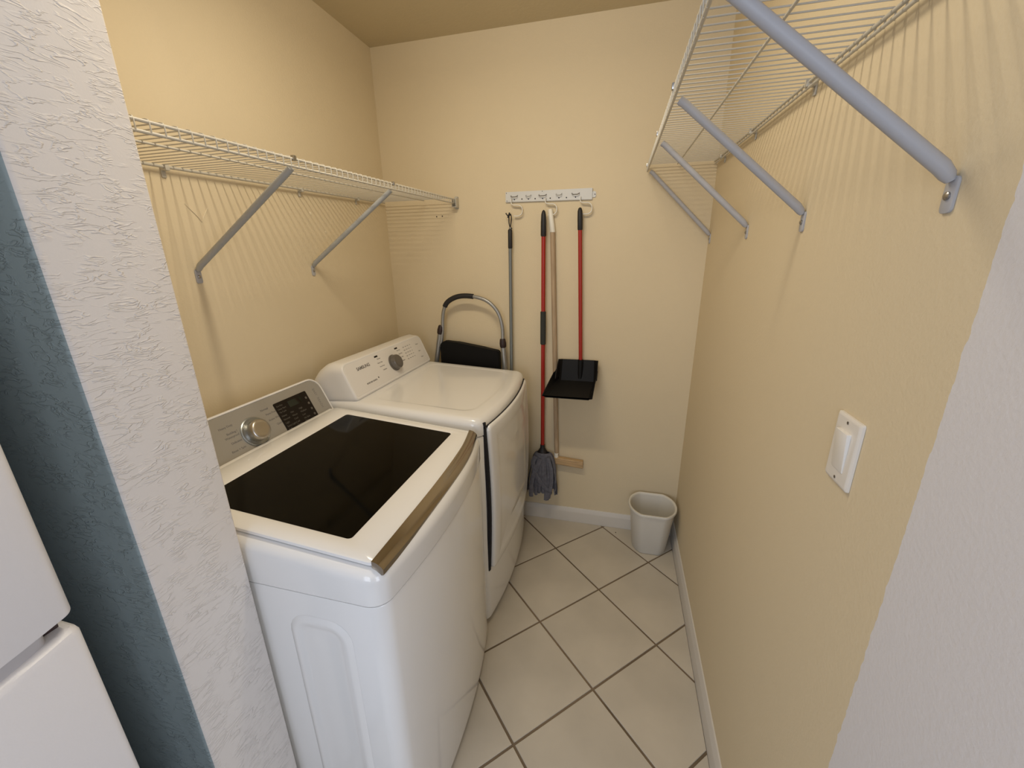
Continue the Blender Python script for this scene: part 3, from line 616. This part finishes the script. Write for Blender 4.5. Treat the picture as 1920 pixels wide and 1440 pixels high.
bm = NB(); rings = [binring(.112, .1055, H - .012, cy=-.128), binring(.1185, .112, H - .013, cy=-.128), binring(.1205, .114, H - .007, cy=-.128), binring(.1185, .112, H - .0005, cy=-.128), binring(.1145, .108, H, cy=-.128), binring(.1095, .103, H - .003, cy=-.128), binring(.1085, .102, H - .012, cy=-.128)]
loft(bm, rings, False, False); obj('rim', bm, m_bin, wbn, 60)

# ------------------------------------------------------------------ light switch
lsw = thing('light_switch', (-.003, -1.364, 1.186), 'white rocker light switch plate on the right wall', 'light switch')
bm = NB(); yc, zc = -1.364, 1.186
P = lambda e: rr(-.0355 + e, .0355 - e, -.0575 + e, .0575 - e, .0035, 0, 4, 3)
loft(bm, [[(-h, yc + u, zc + v) for u, v in P(e)] for h, e in ((.0003, 0), (.0040, .0002), (.0060, .0030), (.0064, .006))]); obj('plate', bm, m_switch, lsw, 40)
bm = NB(); PR = rr(-.0168, .0168, -.0335, .0335, .0015, 0, 3, 3)
loft(bm, [[(-.006, yc + u, zc + v) for u, v in PR], [(-.0068 - .0050 * (v + .0335) / .067 - .0006, yc + u, zc + v) for u, v in PR], [(-.0078 - .0050 * (v + .0335) / .067, yc + u * .95, zc + v * .98) for u, v in PR]]); obj('rocker', bm, mat('bright_rocker_plastic', (.82, .79, .74), .3), lsw, 30)
for dz in (-.0475, .0475):
    bm = NB(); tube(bm, [(-.0055, yc, zc + dz), (-.0070, yc, zc + dz)], .0026, 10); obj('screw', bm, m_screw, lsw)

# ------------------------------------------------------------------ refrigerator beside the doorway
fr = thing('refrigerator', (-1.40, -2.17, 0), 'white two-door refrigerator at the left edge, beside the teal wall', 'refrigerator')
FY1, FY0, FXF = -1.791, -2.52, -1.082
bm = NB(); box(bm, -1.78, -1.125, FY0 + .008, FY1 - .008, .03, 1.69, .006); obj('cabinet', bm, m_fridge, fr)
def fdoor(name, z0, z1, pocket=None):
    bm = NB(); sec = []
    def ring(z, e):
        out = []
        for x, y in rr(-1.118 + e, FXF + .016 - e, FY0 + e, FY1 - e, .012, .050, 5, 30, (max(.014 - e, .004), max(.014 - e, .004), .004, .004)): out.append((x, y, z))
        return out
    loft(bm, [ring(z0, .003), ring(z0 + .0015, .0008), ring(z0 + .004, 0), ring(z1 - .012, 0), ring(z1 - .005, .0025), ring(z1 - .001, .007), ring(z1, .012)]); return obj(name, bm, m_fridge, fr, 30)
d1 = fdoor('freezer_door', 1.035, 1.685); d2 = fdoor('fresh_food_door', .10, 1.013)
bm = NB(); box(bm, -1.13, -1.088, FY0 + .01, FY1 - .012, 1.007, 1.039, .003); obj('door_gasket', bm, m_fdark, fr)
bm = NB(); loft(bm, [[(x, y, z) for x, y in rr(-1.112, FXF + .010, FY0 + .05, FY1 - .032, .010, .048, 4, 24)] for z in (1.012, 1.029)]); obj('handle_insert', bm, m_fgrip, fr, 30, None, 'grey recessed handle insert')
bm = NB(); box(bm, -1.76, -1.13, FY0 + .02, FY1 - .02, .004, .034, .003); obj('toe_grille', bm, m_black, fr)

# a crumb on the tile by the baseboard
bm = NB(); bmesh.ops.create_icosphere(bm, subdivisions=1, radius=.0028, matrix=Matrix.Translation((-.305, -.060, .0026))); tag(obj('crumb', bm, m_gap), 'tiny dark crumb on the tile left of the waste bin', 'crumb')
